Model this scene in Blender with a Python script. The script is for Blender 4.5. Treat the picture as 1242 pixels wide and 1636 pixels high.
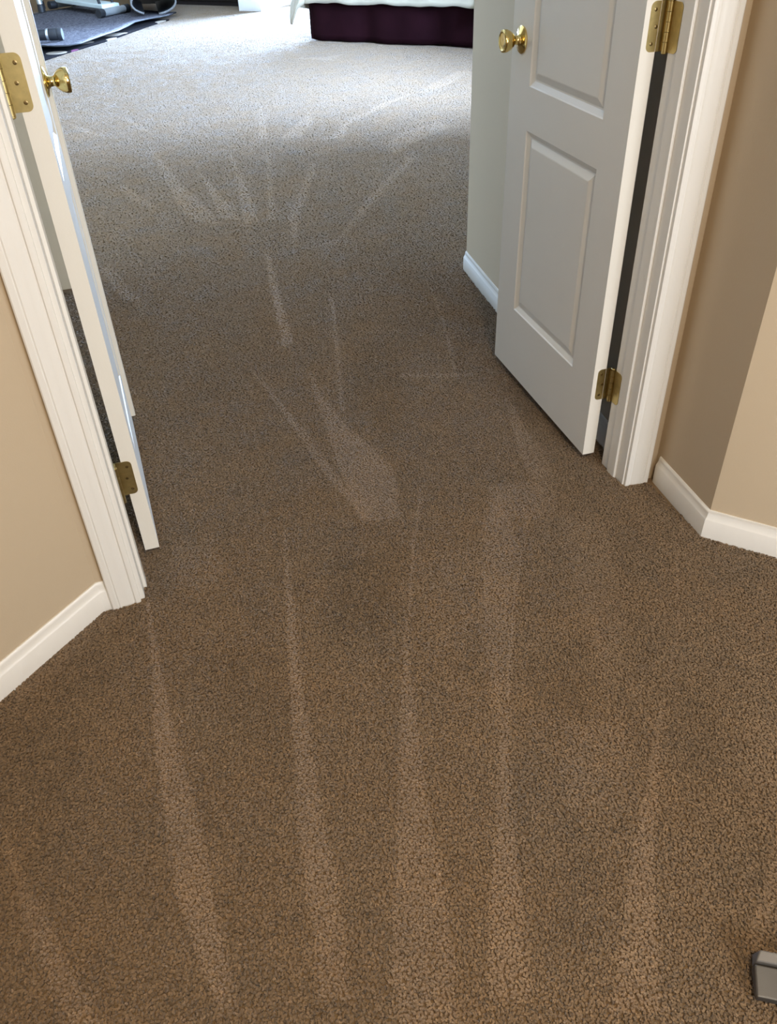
import bpy, bmesh, math, random
import numpy as np
from mathutils import Vector, Matrix

random.seed(4)
rng = np.random.default_rng(11)
for o in list(bpy.data.objects):
    bpy.data.objects.remove(o)
scene = bpy.context.scene
COL = scene.collection

# ---------------------------------------------------------------- camera
# X runs along the double doorway, Y leads into the bedroom, metres, floor at z = 0
cam_data = bpy.data.cameras.new('camera')
cam = bpy.data.objects.new('camera', cam_data)
COL.objects.link(cam)
cam_data.sensor_fit = 'VERTICAL'
cam_data.sensor_height = 36.0
cam_data.lens = 36.0 * 1300.0 / 1636.0
cam_data.clip_start = 0.02
cx, cy, cz = Vector((0.94792, -0.31719, -0.02895)), Vector((0.21747, 0.57813, 0.78643)), Vector((-0.23271, -0.75177, 0.617))
M = Matrix((cx, cy, cz)).transposed().to_4x4()
M.translation = Vector((0, 0, 1.35))
cam.matrix_world = M
scene.camera = cam

# ---------------------------------------------------------------- world, lights, exposure
world = bpy.data.worlds.new('sky')
scene.world = world
world.use_nodes = True
bg = world.node_tree.nodes['Background']
bg.inputs[0].default_value = (0.72, 0.86, 1.0, 1)
bg.inputs[1].default_value = 2.0
scene.view_settings.view_transform = 'Standard'
scene.view_settings.look = 'None'
scene.view_settings.gamma = 1.0
scene.view_settings.use_curve_mapping = False
scene.view_settings.exposure = 0.08

scene.cycles.max_bounces = 6
scene.cycles.diffuse_bounces = 3
scene.cycles.glossy_bounces = 2
scene.cycles.transmission_bounces = 3
scene.cycles.transparent_max_bounces = 6

A45 = Vector((math.sqrt(.5), math.sqrt(.5), 0))      # bedroom long axis
B45 = Vector((math.sqrt(.5), -math.sqrt(.5), 0))     # bedroom cross axis
def AB(a, b, z=0.0):
    v = A45 * a + B45 * b
    return Vector((v.x, v.y, z))

def area_light(name, loc, direction, sx, sy, power, color):
    d = bpy.data.lights.new(name, 'AREA')
    d.shape = 'RECTANGLE'; d.size = sx; d.size_y = sy
    d.energy = power; d.color = color
    o = bpy.data.objects.new(name, d)
    COL.objects.link(o)
    o.location = loc
    o.rotation_euler = Vector(direction).to_track_quat('-Z', 'Z').to_euler()
    return o
# daylight falling through the windows the house has
area_light('daylight_bed_window', AB(11.16, -6.0, 1.15), -A45, 1.7, 2.1, 4200, (0.44, 0.655, 1.0))
area_light('daylight_side_window', AB(6.3, -1.0, 1.35), -B45, 1.8, 1.7, 1500, (0.46, 0.66, 1.0))
area_light('daylight_foyer_window', Vector((1.5, -2.12, 1.5)), (0, 1, 0), 1.6, 1.5, 122, (0.88, 0.94, 1.0))

# ---------------------------------------------------------------- helpers
def tag(o, label=None, cat=None, group=None, kind=None):
    if label: o['label'] = label
    if cat: o['category'] = cat
    if group: o['group'] = group
    if kind: o['kind'] = kind
    return o

def empty(name, loc=(0, 0, 0), rz=0.0, parent=None):
    o = bpy.data.objects.new(name, None)
    COL.objects.link(o)
    o.empty_display_size = 0.05
    o.location = loc
    o.rotation_euler = (0, 0, rz)
    o.parent = parent
    return o

class MB:
    """collects faces; build() links them as one mesh object"""
    def __init__(self):
        self.v = []; self.f = []
    def add(self, verts, faces):
        n = len(self.v)
        self.v += [tuple(p) for p in verts]
        self.f += [tuple(i + n for i in f) for f in faces]
        return self
    def box(self, x0, x1, y0, y1, z0, z1):
        v = [(x0,y0,z0),(x1,y0,z0),(x1,y1,z0),(x0,y1,z0),(x0,y0,z1),(x1,y0,z1),(x1,y1,z1),(x0,y1,z1)]
        return self.add(v, [(3,2,1,0),(4,5,6,7),(0,1,5,4),(1,2,6,5),(2,3,7,6),(3,0,4,7)])
    def prism(self, poly, z0, z1):
        n = len(poly)
        v = [(p[0], p[1], z0) for p in poly] + [(p[0], p[1], z1) for p in poly]
        f = [tuple(range(n))[::-1], tuple(range(n, 2*n))] + [(i, (i+1) % n, n+(i+1) % n, n+i) for i in range(n)]
        return self.add(v, f)
    def lathe(self, prof, origin, axis, seg=24):
        axis = Vector(axis).normalized(); origin = Vector(origin)
        t = axis.orthogonal().normalized(); b = axis.cross(t)
        n = len(prof); v = []
        for (r, h) in prof:
            for k in range(seg):
                an = 2*math.pi*k/seg
                v.append(origin + axis*h + t*(r*math.cos(an)) + b*(r*math.sin(an)))
        f = []
        for i in range(n-1):
            for k in range(seg):
                k2 = (k+1) % seg
                f.append((i*seg+k, i*seg+k2, (i+1)*seg+k2, (i+1)*seg+k))
        f.append(tuple(range(seg))[::-1]); f.append(tuple((n-1)*seg+k for k in range(seg)))
        return self.add(v, f)
    def tube(self, pts, r, seg=12):
        pts = [Vector(p) for p in pts]; n = len(pts); v = []
        for i, p in enumerate(pts):
            d = (pts[min(i+1, n-1)] - pts[max(i-1, 0)]).normalized()
            t = d.cross(Vector((0.123, 0.2, 1))).normalized(); b = d.cross(t)
            rr = r[i] if isinstance(r, (list, tuple)) else r
            for k in range(seg):
                an = 2*math.pi*k/seg
                v.append(p + t*(rr*math.cos(an)) + b*(rr*math.sin(an)))
        f = [(i*seg+k, i*seg+(k+1) % seg, (i+1)*seg+(k+1) % seg, (i+1)*seg+k) for i in range(n-1) for k in range(seg)]
        f.append(tuple(range(seg))[::-1]); f.append(tuple((n-1)*seg+k for k in range(seg)))
        return self.add(v, f)
    def sweep(self, prof, path, side=1):
        """profile (out, z) swept along a 2D path with mitred corners; out points to the left of the path * side"""
        P = [Vector((p[0], p[1])) for p in path]; n = len(P); m = len(prof); v = []
        for i in range(n):
            d0 = (P[i]-P[i-1]).normalized() if i > 0 else (P[1]-P[0]).normalized()
            d1 = (P[i+1]-P[i]).normalized() if i < n-1 else d0
            n0 = Vector((-d0.y, d0.x))*side; n1 = Vector((-d1.y, d1.x))*side
            mt = (n0+n1).normalized(); mt = mt / max(mt.dot(n0), .3)
            for (o, z) in prof:
                q = P[i] + mt*o
                v.append((q.x, q.y, z))
        f = [(i*m+k, i*m+(k+1) % m, (i+1)*m+(k+1) % m, (i+1)*m+k) for i in range(n-1) for k in range(m)]
        f.append(tuple(range(m))[::-1]); f.append(tuple((n-1)*m+k for k in range(m)))
        return self.add(v, f)
    def build(self, name, mat, parent=None, smooth=False, bevel=0.0, loc=None):
        me = bpy.data.meshes.new(name)
        me.from_pydata(self.v, [], self.f)
        bm = bmesh.new(); bm.from_mesh(me)
        bmesh.ops.recalc_face_normals(bm, faces=bm.faces)
        bm.to_mesh(me); bm.free()
        me.materials.append(mat)
        if smooth:
            me.polygons.foreach_set('use_smooth', [True]*len(me.polygons))
            me.set_sharp_from_angle(angle=math.radians(38))
        o = bpy.data.objects.new(name, me)
        COL.objects.link(o)
        o.parent = parent
        if loc: o.location = loc
        if bevel:
            b = o.modifiers.new('bevel', 'BEVEL'); b.width = bevel; b.segments = 2; b.limit_method = 'ANGLE'
        return o

def struct(o, label, cat):
    return tag(o, label, cat, kind='structure')

# ---------------------------------------------------------------- materials
def new_mat(name):
    m = bpy.data.materials.new(name); m.use_nodes = True
    nt = m.node_tree
    return m, nt, nt.nodes, nt.links, nt.nodes['Principled BSDF']

def mat(name, col, rough=.5, metal=0.0, var=0.06, vscale=6.0, bump=0.0, bscale=300.0, coat=0.0, spec=.5, sheen=0.0, stretch=None):
    m, nt, N, L, P = new_mat(name)
    P.inputs['Roughness'].default_value = rough
    P.inputs['Metallic'].default_value = metal
    P.inputs['Coat Weight'].default_value = coat
    P.inputs['Specular IOR Level'].default_value = spec
    P.inputs['Sheen Weight'].default_value = sheen
    tc = N.new('ShaderNodeTexCoord'); no = N.new('ShaderNodeTexNoise')
    no.inputs['Scale'].default_value = vscale; no.inputs['Detail'].default_value = 4
    vec = tc.outputs['Object']
    if stretch:
        mp = N.new('ShaderNodeMapping'); mp.inputs['Scale'].default_value = stretch
        L.new(vec, mp.inputs[0]); vec = mp.outputs[0]
    L.new(vec, no.inputs['Vector'])
    mx = N.new('ShaderNodeMix'); mx.data_type = 'RGBA'
    mx.inputs[6].default_value = (*[c*(1-var) for c in col], 1)
    mx.inputs[7].default_value = (*[min(1, c*(1+var)) for c in col], 1)
    L.new(no.outputs['Fac'], mx.inputs[0]); L.new(mx.outputs[2], P.inputs['Base Color'])
    if bump:
        n2 = N.new('ShaderNodeTexNoise'); n2.inputs['Scale'].default_value = bscale; n2.inputs['Detail'].default_value = 2
        L.new(vec, n2.inputs['Vector'])
        b = N.new('ShaderNodeBump'); b.inputs['Strength'].default_value = bump; b.inputs['Distance'].default_value = .002
        L.new(n2.outputs['Fac'], b.inputs['Height']); L.new(b.outputs[0], P.inputs['Normal'])
    return m

M_TRIM = mat('white_trim_paint', (.80, .77, .72), .38, var=.02, vscale=9, bump=.10, bscale=120, stretch=(6, 6, .5))
M_DOOR = mat('white_door_paint', (.80, .755, .675), .30, var=.02, vscale=8, bump=.06, bscale=200)
M_WALL = mat('beige_wall_paint', (.55, .438, .305), .72, var=.02, vscale=3, bump=.12, bscale=260)
M_WALLB = mat('pale_wall_paint', (.70, .60, .455), .72, var=.02, vscale=3, bump=.12, bscale=260)
M_CEIL = mat('ceiling_paint', (.80, .78, .74), .9, var=.02, bump=.1, bscale=200)
M_BRASS = mat('polished_brass', (.78, .58, .22), .14, 1.0, var=.08, vscale=30)
M_BRASS_OLD = mat('dulled_brass', (.54, .42, .18), .36, 1.0, var=.30, vscale=60, bump=.03, bscale=120)
M_BRASS_DARK = mat('screw_brass', (.28, .20, .09), .3, 1.0, var=.3, vscale=200)
M_DARK = mat('dark_wood', (.018, .012, .010), .45, var=.3, vscale=12, stretch=(1, 1, 8))
M_BLACK = mat('black_rubber', (.012, .013, .016), .55, var=.2, vscale=30)
M_STEEL = mat('brushed_steel', (.13, .12, .11), .5, .3, var=.12, vscale=25, bump=.05, bscale=500)
M_STEELP = mat('painted_grey_steel', (.13, .125, .12), .34, .75, var=.15, vscale=25, bump=.05, bscale=500)
M_CHROME = mat('silver_metal', (.62, .66, .68), .28, .9, var=.08, vscale=20)
M_WHITEMET = mat('pale_enamel', (.72, .82, .82), .35, 0, var=.04, vscale=10)
M_GREYTUBE = mat('grey_enamel_tube', (.26, .27, .27), .4, .2, var=.08, vscale=20)
M_MAROON = mat('maroon_cotton', (.010, .0018, .0032), .85, var=.35, vscale=5, bump=.2, bscale=400, spec=.05)
M_QUILT = mat('cream_quilted_cotton', (.33, .285, .205), .9, var=.08, vscale=14, bump=.6, bscale=40, sheen=.2)
M_SHEET = mat('white_cotton', (.75, .74, .70), .9, var=.05, vscale=8, bump=.3, bscale=90)
M_GLOW, nt, N, L, P = new_mat('lit_lamp_glass')
P.inputs['Base Color'].default_value = (.9, .86, .78, 1)
P.inputs['Emission Color'].default_value = (1, .86, .68, 1); P.inputs['Emission Strength'].default_value = 4.0
M_PANE, nt, N, L, P = new_mat('window_pane')
tr = N.new('ShaderNodeBsdfTransparent'); gl = N.new('ShaderNodeBsdfGlossy'); gl.inputs['Roughness'].default_value = .02
fr = N.new('ShaderNodeFresnel'); ms = N.new('ShaderNodeMixShader')
L.new(fr.outputs[0], ms.inputs[0]); L.new(tr.outputs[0], ms.inputs[1]); L.new(gl.outputs[0], ms.inputs[2])
L.new(ms.outputs[0], N['Material Output'].inputs['Surface'])

def mat_speckle(name, c1, c2, scale, rough=.9):
    m, nt, N, L, P = new_mat(name)
    P.inputs['Roughness'].default_value = rough; P.inputs['Specular IOR Level'].default_value = .05
    tc = N.new('ShaderNodeTexCoord'); no = N.new('ShaderNodeTexNoise'); no.inputs['Scale'].default_value = scale
    no.inputs['Detail'].default_value = 5; no.inputs['Roughness'].default_value = .75
    L.new(tc.outputs['Object'], no.inputs['Vector'])
    r = N.new('ShaderNodeValToRGB'); r.color_ramp.elements[0].position = .38; r.color_ramp.elements[1].position = .62
    r.color_ramp.elements[0].color = (*c1, 1); r.color_ramp.elements[1].color = (*c2, 1)
    L.new(no.outputs['Fac'], r.inputs[0]); L.new(r.outputs[0], P.inputs['Base Color'])
    return m
M_GREYMAT = mat_speckle('speckled_grey_pile', (.028, .026, .034), (.165, .158, .175), 38)
M_MATBACK = mat_speckle('grey_mat_backing', (.16, .16, .16), (.28, .275, .27), 60)

# floral rug: dark ground with cream and dusty pink blossoms
M_FLORAL, nt, N, L, P = new_mat('dark_floral_rug')
P.inputs['Roughness'].default_value = .95; P.inputs['Specular IOR Level'].default_value = .03
tc = N.new('ShaderNodeTexCoord'); vo = N.new('ShaderNodeTexVoronoi'); vo.inputs['Scale'].default_value = 3.2
L.new(tc.outputs['Object'], vo.inputs['Vector'])
r1 = N.new('ShaderNodeValToRGB'); r1.color_ramp.interpolation = 'CONSTANT'
r1.color_ramp.elements[0].color = (1, 1, 1, 1); r1.color_ramp.elements[1].position = .42; r1.color_ramp.elements[1].color = (0, 0, 0, 1)
L.new(vo.outputs['Distance'], r1.inputs[0])
r2 = N.new('ShaderNodeValToRGB'); r2.color_ramp.interpolation = 'CONSTANT'
r2.color_ramp.elements[0].color = (.17, .14, .11, 1); r2.color_ramp.elements[1].position = .55; r2.color_ramp.elements[1].color = (.085, .028, .055, 1)
sp = N.new('ShaderNodeSeparateColor'); L.new(vo.outputs['Color'], sp.inputs[0]); L.new(sp.outputs[0], r2.inputs[0])
mx = N.new('ShaderNodeMix'); mx.data_type = 'RGBA'; mx.inputs[6].default_value = (.006, .005, .006, 1)
L.new(r1.outputs[0], mx.inputs[0]); L.new(r2.outputs[0], mx.inputs[7]); L.new(mx.outputs[2], P.inputs['Base Color'])

CARPET = (.278, .190, .113)
def carpet_color(N, L, tone_out):
    """slow mottling of the yarn colour + a tone input"""
    g = N.new('ShaderNodeNewGeometry')
    n1 = N.new('ShaderNodeTexNoise'); n1.inputs['Scale'].default_value = 5.0; n1.inputs['Detail'].default_value = 3
    L.new(g.outputs['Position'], n1.inputs['Vector'])
    mx = N.new('ShaderNodeMix'); mx.data_type = 'RGBA'
    mx.inputs[6].default_value = (CARPET[0]*.91, CARPET[1]*.97, CARPET[2]*1.06, 1)
    mx.inputs[7].default_value = (CARPET[0]*1.11, CARPET[1]*1.03, CARPET[2]*.90, 1)
    L.new(n1.outputs['Fac'], mx.inputs[0])
    mm = N.new('ShaderNodeMix'); mm.data_type = 'RGBA'; mm.blend_type = 'MULTIPLY'; mm.inputs[0].default_value = 1
    L.new(mx.outputs[2], mm.inputs[6]); L.new(tone_out, mm.inputs[7])
    return mm.outputs[2]
M_PILE, nt, N, L, P = new_mat('carpet_yarn')
P.inputs['Roughness'].default_value = .9; P.inputs['Specular IOR Level'].default_value = .22
P.inputs['Sheen Weight'].default_value = .40; P.inputs['Sheen Roughness'].default_value = .5
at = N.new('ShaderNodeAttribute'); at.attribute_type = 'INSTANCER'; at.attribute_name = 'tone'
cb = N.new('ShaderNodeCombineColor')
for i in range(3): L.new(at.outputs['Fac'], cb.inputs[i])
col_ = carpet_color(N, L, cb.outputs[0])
L.new(col_, P.inputs['Base Color'])
tl = N.new('ShaderNodeBsdfTranslucent'); L.new(col_, tl.inputs[0])      # yarn lets some light through
ms = N.new('ShaderNodeMixShader'); ms.inputs[0].default_value = .38
L.new(P.outputs[0], ms.inputs[1]); L.new(tl.outputs[0], ms.inputs[2]); L.new(ms.outputs[0], N['Material Output'].inputs['Surface'])
M_FLOOR, nt, N, L, P = new_mat('carpet_ground')
P.inputs['Roughness'].default_value = 1.0; P.inputs['Specular IOR Level'].default_value = .1
n1 = N.new('ShaderNodeTexNoise'); n1.inputs['Scale'].default_value = 260; n1.inputs['Detail'].default_value = 2
g = N.new('ShaderNodeNewGeometry'); L.new(g.outputs['Position'], n1.inputs['Vector'])
mr = N.new('ShaderNodeMapRange'); mr.inputs[3].default_value = .75; mr.inputs[4].default_value = 1.0
L.new(n1.outputs['Fac'], mr.inputs[0]); cb = N.new('ShaderNodeCombineColor')
for i in range(3): L.new(mr.outputs[0], cb.inputs[i])
L.new(carpet_color(N, L, cb.outputs[0]), P.inputs['Base Color'])
b = N.new('ShaderNodeBump'); b.inputs['Strength'].default_value = .8; b.inputs['Distance'].default_value = .006
L.new(n1.outputs['Fac'], b.inputs['Height']); L.new(b.outputs[0], P.inputs['Normal'])

# ---------------------------------------------------------------- the setting
HC, BC = 2.60, 2.75      # ceiling heights: hall, bedroom
YF, YB = 1.533, 1.643    # hall face and bedroom face of the doorway wall
JL, JR = -0.144, 1.154   # opening between the jambs
DH = 2.07                # opening height
b = MB().box(-13, 13, -3, 17, -0.12, 0.0)
struct(b.build('floor', M_FLOOR), 'taupe brown wall-to-wall carpet floor of hall and bedroom', 'floor')

w = MB()
w.prism([(-.160, YF), (-.160, YB), (-.42, YB), (-.42, YF+.05), (-.240, YF)], 0, BC)
w.prism([(1.170, YF), (1.60, YF), (1.60, YB), (1.170, YB)], 0, BC)
w.box(-.160, 1.170, YF, YB, DH+.016, BC)
struct(w.build('wall_doorway', M_WALL), 'beige wall holding the double doorway', 'wall')
dL = Vector((-.740, -.672)); nL = Vector((-.672, .740))
p0 = Vector((-.240, YF)); p1 = p0 + dL*2.9
struct(MB().prism([p0, p1, p1+nL*.1, p0+nL*.1+dL*.02], 0, HC).build('wall_left', M_WALL), 'tan beige hall wall running off to the left of the doorway', 'wall')
dR = Vector((.679, -.734)); nR = Vector((.734, .679))
q0 = Vector((1.231, 1.270)); q1 = q0 + dR*2.5
struct(MB().prism([(1.252, YF), q0, q0+nR*.12, (1.62, YF)], 0, HC).build('wall_right_return', M_WALL), 'short shaded beige wall beside the right door casing', 'wall')
struct(MB().prism([q0, q1, q1+nR*.12, q0+nR*.12], 0, HC).build('wall_right', M_WALL), 'pale beige hall wall at the right edge', 'wall')
HY = -1.95
hb = MB()
hb.box(p1.x-.1, .7, HY-.12, HY, 0, HC); hb.box(2.3, 3.3, HY-.12, HY, 0, HC)
hb.box(.7, 2.3, HY-.12, HY, 0, .75); hb.box(.7, 2.3, HY-.12, HY, 2.25, HC)
struct(hb.build('wall_hall_back', M_WALL), 'beige hall wall behind the viewer with a window', 'wall')
struct(MB().box(p1.x-.1, p1.x, HY, p1.y+.1, 0, HC).build('wall_hall_west', M_WALL), 'beige side wall of the hall', 'wall')
struct(MB().box(q1.x, q1.x+.1, HY, q1.y+.1, 0, HC).build('wall_hall_east', M_WALL), 'beige far side wall of the hall', 'wall')
struct(MB().box(-2.7, 3.4, HY-.12, YF, HC, HC+.08).build('ceiling_hall', M_CEIL), 'flat white hall ceiling', 'ceiling')
# bedroom: vestibule walls flanking the doors, then the big room on the 45 degree grid
A0, A1, B0, B1 = 2.62, 10.96, -12.0, -1.27
vl = [(-1.05, 3.58), (-.235, 3.58), (-.235, 3.68), (-1.05, 3.68)]
struct(MB().prism(vl, 0, BC).build('wall_bedroom_left', M_WALLB), 'pale bedroom wall glimpsed behind the left door', 'wall')
struct(MB().prism([(-.95, YB), (-.95, 3.58), (-1.05, 3.58), (-1.05, YB)], 0, BC).build('wall_bedroom_alcove', M_WALLB), 'pale alcove wall hidden behind the left door', 'wall')
struct(MB().box(-1.05, -.42, YB-.1, YB, 0, BC).build('wall_bedroom_back', M_WALLB), 'pale wall closing the alcove behind the left door', 'wall')
vr = [(1.202, YB), (1.356, 3.125), (1.50, 3.26), (1.50, YB)]
struct(MB().prism(vr, 0, BC).build('wall_bedroom_right', M_WALLB), 'pale bedroom wall corner just behind the open right door', 'wall')
def abprism(mb, a0, a1, b0, b1, z0, z1):
    return mb.prism([AB(a0, b0)[:2], AB(a1, b0)[:2], AB(a1, b1)[:2], AB(a0, b1)[:2]], z0, z1)
lft = AB(A0, B0); 
e = Vector((-.235, 3.68)); aL = (e.x+e.y)*math.sqrt(.5); bL = (e.x-e.y)*math.sqrt(.5)
struct(abprism(MB(), aL-.12, aL, B0, bL, 0, BC).build('wall_bedroom_near', M_WALLB), 'pale bedroom wall left of the entry', 'wall')
e2 = Vector((1.356, 3.125)); bR = (e2.x-e2.y)*math.sqrt(.5); aR = (e2.x+e2.y)*math.sqrt(.5)
wr = MB()
abprism(wr, aR, 5.4, bR, bR+.12, 0, BC); abprism(wr, 7.2, A1+.12, bR, bR+.12, 0, BC)
abprism(wr, 5.4, 7.2, bR, bR+.12, 0, .5); abprism(wr, 5.4, 7.2, bR, bR+.12, 2.2, BC)
struct(wr.build('wall_bedroom_side', M_WALLB), 'pale bedroom side wall with a window', 'wall')
wb = MB()
abprism(wb, A1, A1+.12, B0, -6.88, 0, BC); abprism(wb, A1, A1+.12, -5.12, bR, 0, BC); abprism(wb, A1, A1+.12, -6.88, -5.12, 2.2, BC)
struct(wb.build('wall_bedroom_far', M_WALLB), 'pale far bedroom wall with a glass door', 'wall')
ww = MB()
abprism(ww, aL-.1, 6.0, B0-.12, B0, 0, BC); abprism(ww, 8.4, A1+.1, B0-.12, B0, 0, BC)
abprism(ww, 6.0, 8.4, B0-.12, B0, 0, .55); abprism(ww, 6.0, 8.4, B0-.12, B0, 2.25, BC)
struct(ww.build('wall_bedroom_west', M_WALLB), 'pale end wall of the bedroom with an added window opening', 'wall')
struct(abprism(MB(), 10.15, A1, -7.25, -6.93, 0, BC).build('wall_bedroom_pier', M_TRIM), 'white wall pier with tall baseboard beside the bright window', 'wall')
struct(MB().prism([(-14, YB), (14, YB), (14, 17.5), (-14, 17.5)], BC, BC+.08).build('ceiling_bedroom', M_CEIL), 'flat white bedroom ceiling', 'ceiling')

def window(name, origin, ux, wd, z0, z1, cols, rows, label):
    """frame and panes in the wall; ux runs along the wall"""
    e = empty(name, origin, math.atan2(ux.y, ux.x)); struct(e, label, 'window')
    f = MB(); t = .05
    f.box(0, t, -.03, .03, z0, z1); f.box(wd-t, wd, -.03, .03, z0, z1)
    f.box(t, wd-t, -.03, .03, z0, z0+t); f.box(t, wd-t, -.03, .03, z1-t, z1)
    iw = (wd-2*t)/cols; ih = (z1-z0-2*t)/rows
    for c in range(1, cols): f.box(t+c*iw-.02, t+c*iw+.02, -.025, .025, z0+t, z1-t)
    for r_ in range(1, rows): f.box(t, wd-t, -.02, .02, z0+t+r_*ih-.015, z0+t+r_*ih+.015)
    f.build('window_frame', M_TRIM, e)
    for c in range(cols):
        for r_ in range(rows):
            MB().box(t+c*iw+.02, t+(c+1)*iw-.02, -.004, .004, z0+t+r_*ih+.015, z0+t+(r_+1)*ih-.015).build('pane', M_PANE, e)
window('window_1', AB(A1+.06, -6.88), B45, 1.76, .02, 2.2, 2, 1, 'tall glass door in the bright far bedroom wall')
window('window_2', AB(5.4, bR+.06), A45, 1.8, .5, 2.2, 2, 2, 'double window in the bedroom side wall')
window('added_window_4', AB(6.0, B0-.06), A45, 2.4, .55, 2.25, 3, 2, 'added unseen window in the bedroom end wall, brightening the carpet')  # unseen window added to bring more light onto the carpet past the entry
window('window_3', Vector((.7, HY-.06, 0)), Vector((1, 0, 0)), 1.6, .75, 2.25, 2, 2, 'hall window behind the viewer')

# casings, jambs, stops
CP = [(0,0),(0,.009),(.004,.0115),(.011,.0115),(.0135,.0085),(.016,.0085),(.018,.0105),(.030,.0125),(.044,.0155),(.047,.0175),(.050,.0160),(.052,.0180),(.063,.0185),(.066,.016),(.066,0)]
def casing(name, x_in, sgn, y, ysgn, label):
    m = MB().prism([(x_in + sgn*u, y - ysgn*v) for u, v in CP], 0.0, DH+.07)
    struct(m.build(name, M_TRIM, smooth=True), label, 'door trim')
casing('trim_1', JL-.010, -1, YF, 1, 'white moulded door casing on the left of the doorway')
casing('trim_2', JR+.004, 1, YF, 1, 'cream white moulded door casing on the right of the doorway')
m = MB(); m.box(JL-.078, JR+.076, YF-.018, YF, DH+.012, DH+.08)
struct(m.build('trim_3', M_TRIM), 'white head casing above the doorway', 'door trim')
def jamb(name, x0, sgn, label):
    j = MB(); j.box(min(x0, x0-sgn*.016), max(x0, x0-sgn*.016), YF, YB, 0, DH)
    o = struct(j.build(name, M_TRIM, bevel=.0012), label, 'door jamb')
    s = MB(); s.box(min(x0, x0+sgn*.008), max(x0, x0+sgn*.008), YF+.035, YF+.070, 0.0, DH)
    s.build('door_stop', M_TRIM, o, bevel=.0015)
jamb('trim_4', JL, 1, 'white left door jamb with stop strip')
jamb('trim_5', JR, -1, 'cream white right door jamb with stop strip')
struct(MB().box(JL-.016, JR+.016, YF, YB, DH, DH+.016).build('trim_6', M_TRIM), 'white head jamb above the doorway', 'door jamb')

def baseprof(h, t=.012):
    return [(0,0),(t,0),(t,h-.026),(t-.0015,h-.0235),(t-.0055,h-.015),(t-.0062,h-.009),(t-.0070,h-.003),(t-.0095,h),(0,h)]
def baseboard(name, path, side, label, h=.083):
    struct(MB().sweep(baseprof(h), path, side).build(name, M_TRIM, smooth=True), label, 'baseboard')
baseboard('baseboard_left', [(-.2195, YF), p0, p1], 1, 'white baseboard along the left hall wall')
baseboard('baseboard_right', [(1.2515, YF-.018), q0, q1], -1, 'white baseboard turning the corner of the right hall wall')
baseboard('baseboard_bedroom_right', [(1.202, YB), (1.356, 3.125), (1.356+.9, 3.125+.9)], 1, 'white baseboard behind the open right door')
baseboard('baseboard_bedroom_left', [(-.235, 3.60), (-.235, 3.68), (-1.735, 5.18)], -1, 'white baseboard behind the open left door')
pa, pb, pc, pd = AB(A1, -7.25), AB(10.15, -7.25), AB(10.15, -6.93), AB(A1, -6.93)
baseboard('baseboard_pier', [pa[:2], pb[:2], pc[:2], pd[:2]], -1, 'tall white baseboard wrapped round the bedroom wall pier', .15)

# ---------------------------------------------------------------- doors
DW, DT, DHT, DZ = .655, .035, 2.03, .030
PANELS = [(.22, .748), (.858, 1.48), (1.59, 1.90)]
PU0, PU1 = .118, .527
def make_door(name, loc, heading, s, label):
    """local x runs from the hinge edge to the lock edge, the visible face is y = 0, the leaf fills y from 0 to s*DT"""
    e = empty(name, (loc[0], loc[1], DZ), heading); struct(e, label, 'door')
    ya, yb = (0, DT) if s > 0 else (-DT, 0)
    m = MB()
    m.box(0, PU0, ya, yb, 0, DHT); m.box(PU1, DW, ya, yb, 0, DHT)
    zs = [0] + [z for p in PANELS for z in p] + [DHT]
    for k in range(0, len(zs), 2): m.box(PU0, PU1, ya, yb, zs[k], zs[k+1])
    m.build('door_leaf', M_DOOR, e)
    rings = [(0, 0), (.003, .003), (.015, .0095), (.019, .0095), (.036, .003), (.039, .0025)]
    for (z0, z1) in PANELS:
        p = MB()
        for face, sg in ((0.0, s), (s*DT, -s)):
            v = []
            for (i, d) in rings:
                v += [(PU0+i, face+sg*d, z0+i), (PU1-i, face+sg*d, z0+i), (PU1-i, face+sg*d, z1-i), (PU0+i, face+sg*d, z1-i)]
            n = len(rings)
            f = [(k*4+j, k*4+(j+1) % 4, k*4+4+(j+1) % 4, k*4+4+j) for k in range(n-1) for j in range(4)]
            f.append(tuple((n-1)*4+j for j in range(4)))
            p.add(v, f)
        p.build('panel', M_DOOR, e)
    for face, sg in ((0.0, -s), (s*DT, s)):
        k = MB()
        k.lathe([(.0, 0), (.033, 0), (.0335, .003), (.030, .006), (.016, .009), (.012, .013), (.0105, .020), (.0115, .024), (.017, .028), (.0235, .036),
                 (.0275, .046), (.0280, .053), (.0265, .057), (.0225, .0585), (.0205, .0565), (.0190, .0560), (.0, .0575)], (.592, face, .99-DZ), (0, sg, 0), 32)
        k.build('knob', M_BRASS, e, smooth=True)
    return e
def rr(w0, w1, z0, z1, r, right=True, left=False, n=6):
    """outline with rounded corners"""
    pts = []
    def arc(cx_, cz_, a0):
        for i in range(n+1):
            a = math.radians(a0 + 90*i/n); pts.append((cx_+r*math.cos(a), cz_+r*math.sin(a)))
    if right:
        arc(w1-r, z0+r, 270); arc(w1-r, z1-r, 0)
    else:
        pts.extend([(w1, z0), (w1, z1)])
    if left:
        arc(w0+r, z1-r, 90); arc(w0+r, z0+r, 180)
    else:
        pts.extend([(w0, z1), (w0, z0)])
    return pts
def plate(mb, outline, plane, thick, axis):
    """thin plate from a 2D outline (u, z); axis 'y' keeps u on x, axis 'x' keeps u on y"""
    n = len(outline)
    if axis == 'y':
        v = [(u, plane, z) for u, z in outline] + [(u, plane+thick, z) for u, z in outline]
    else:
        v = [(plane, u, z) for u, z in outline] + [(plane+thick, u, z) for u, z in outline]
    mb.add(v, [tuple(range(n)), tuple(range(n, 2*n))[::-1]] + [(i, (i+1) % n, n+(i+1) % n, n+i) for i in range(n)])
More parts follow.
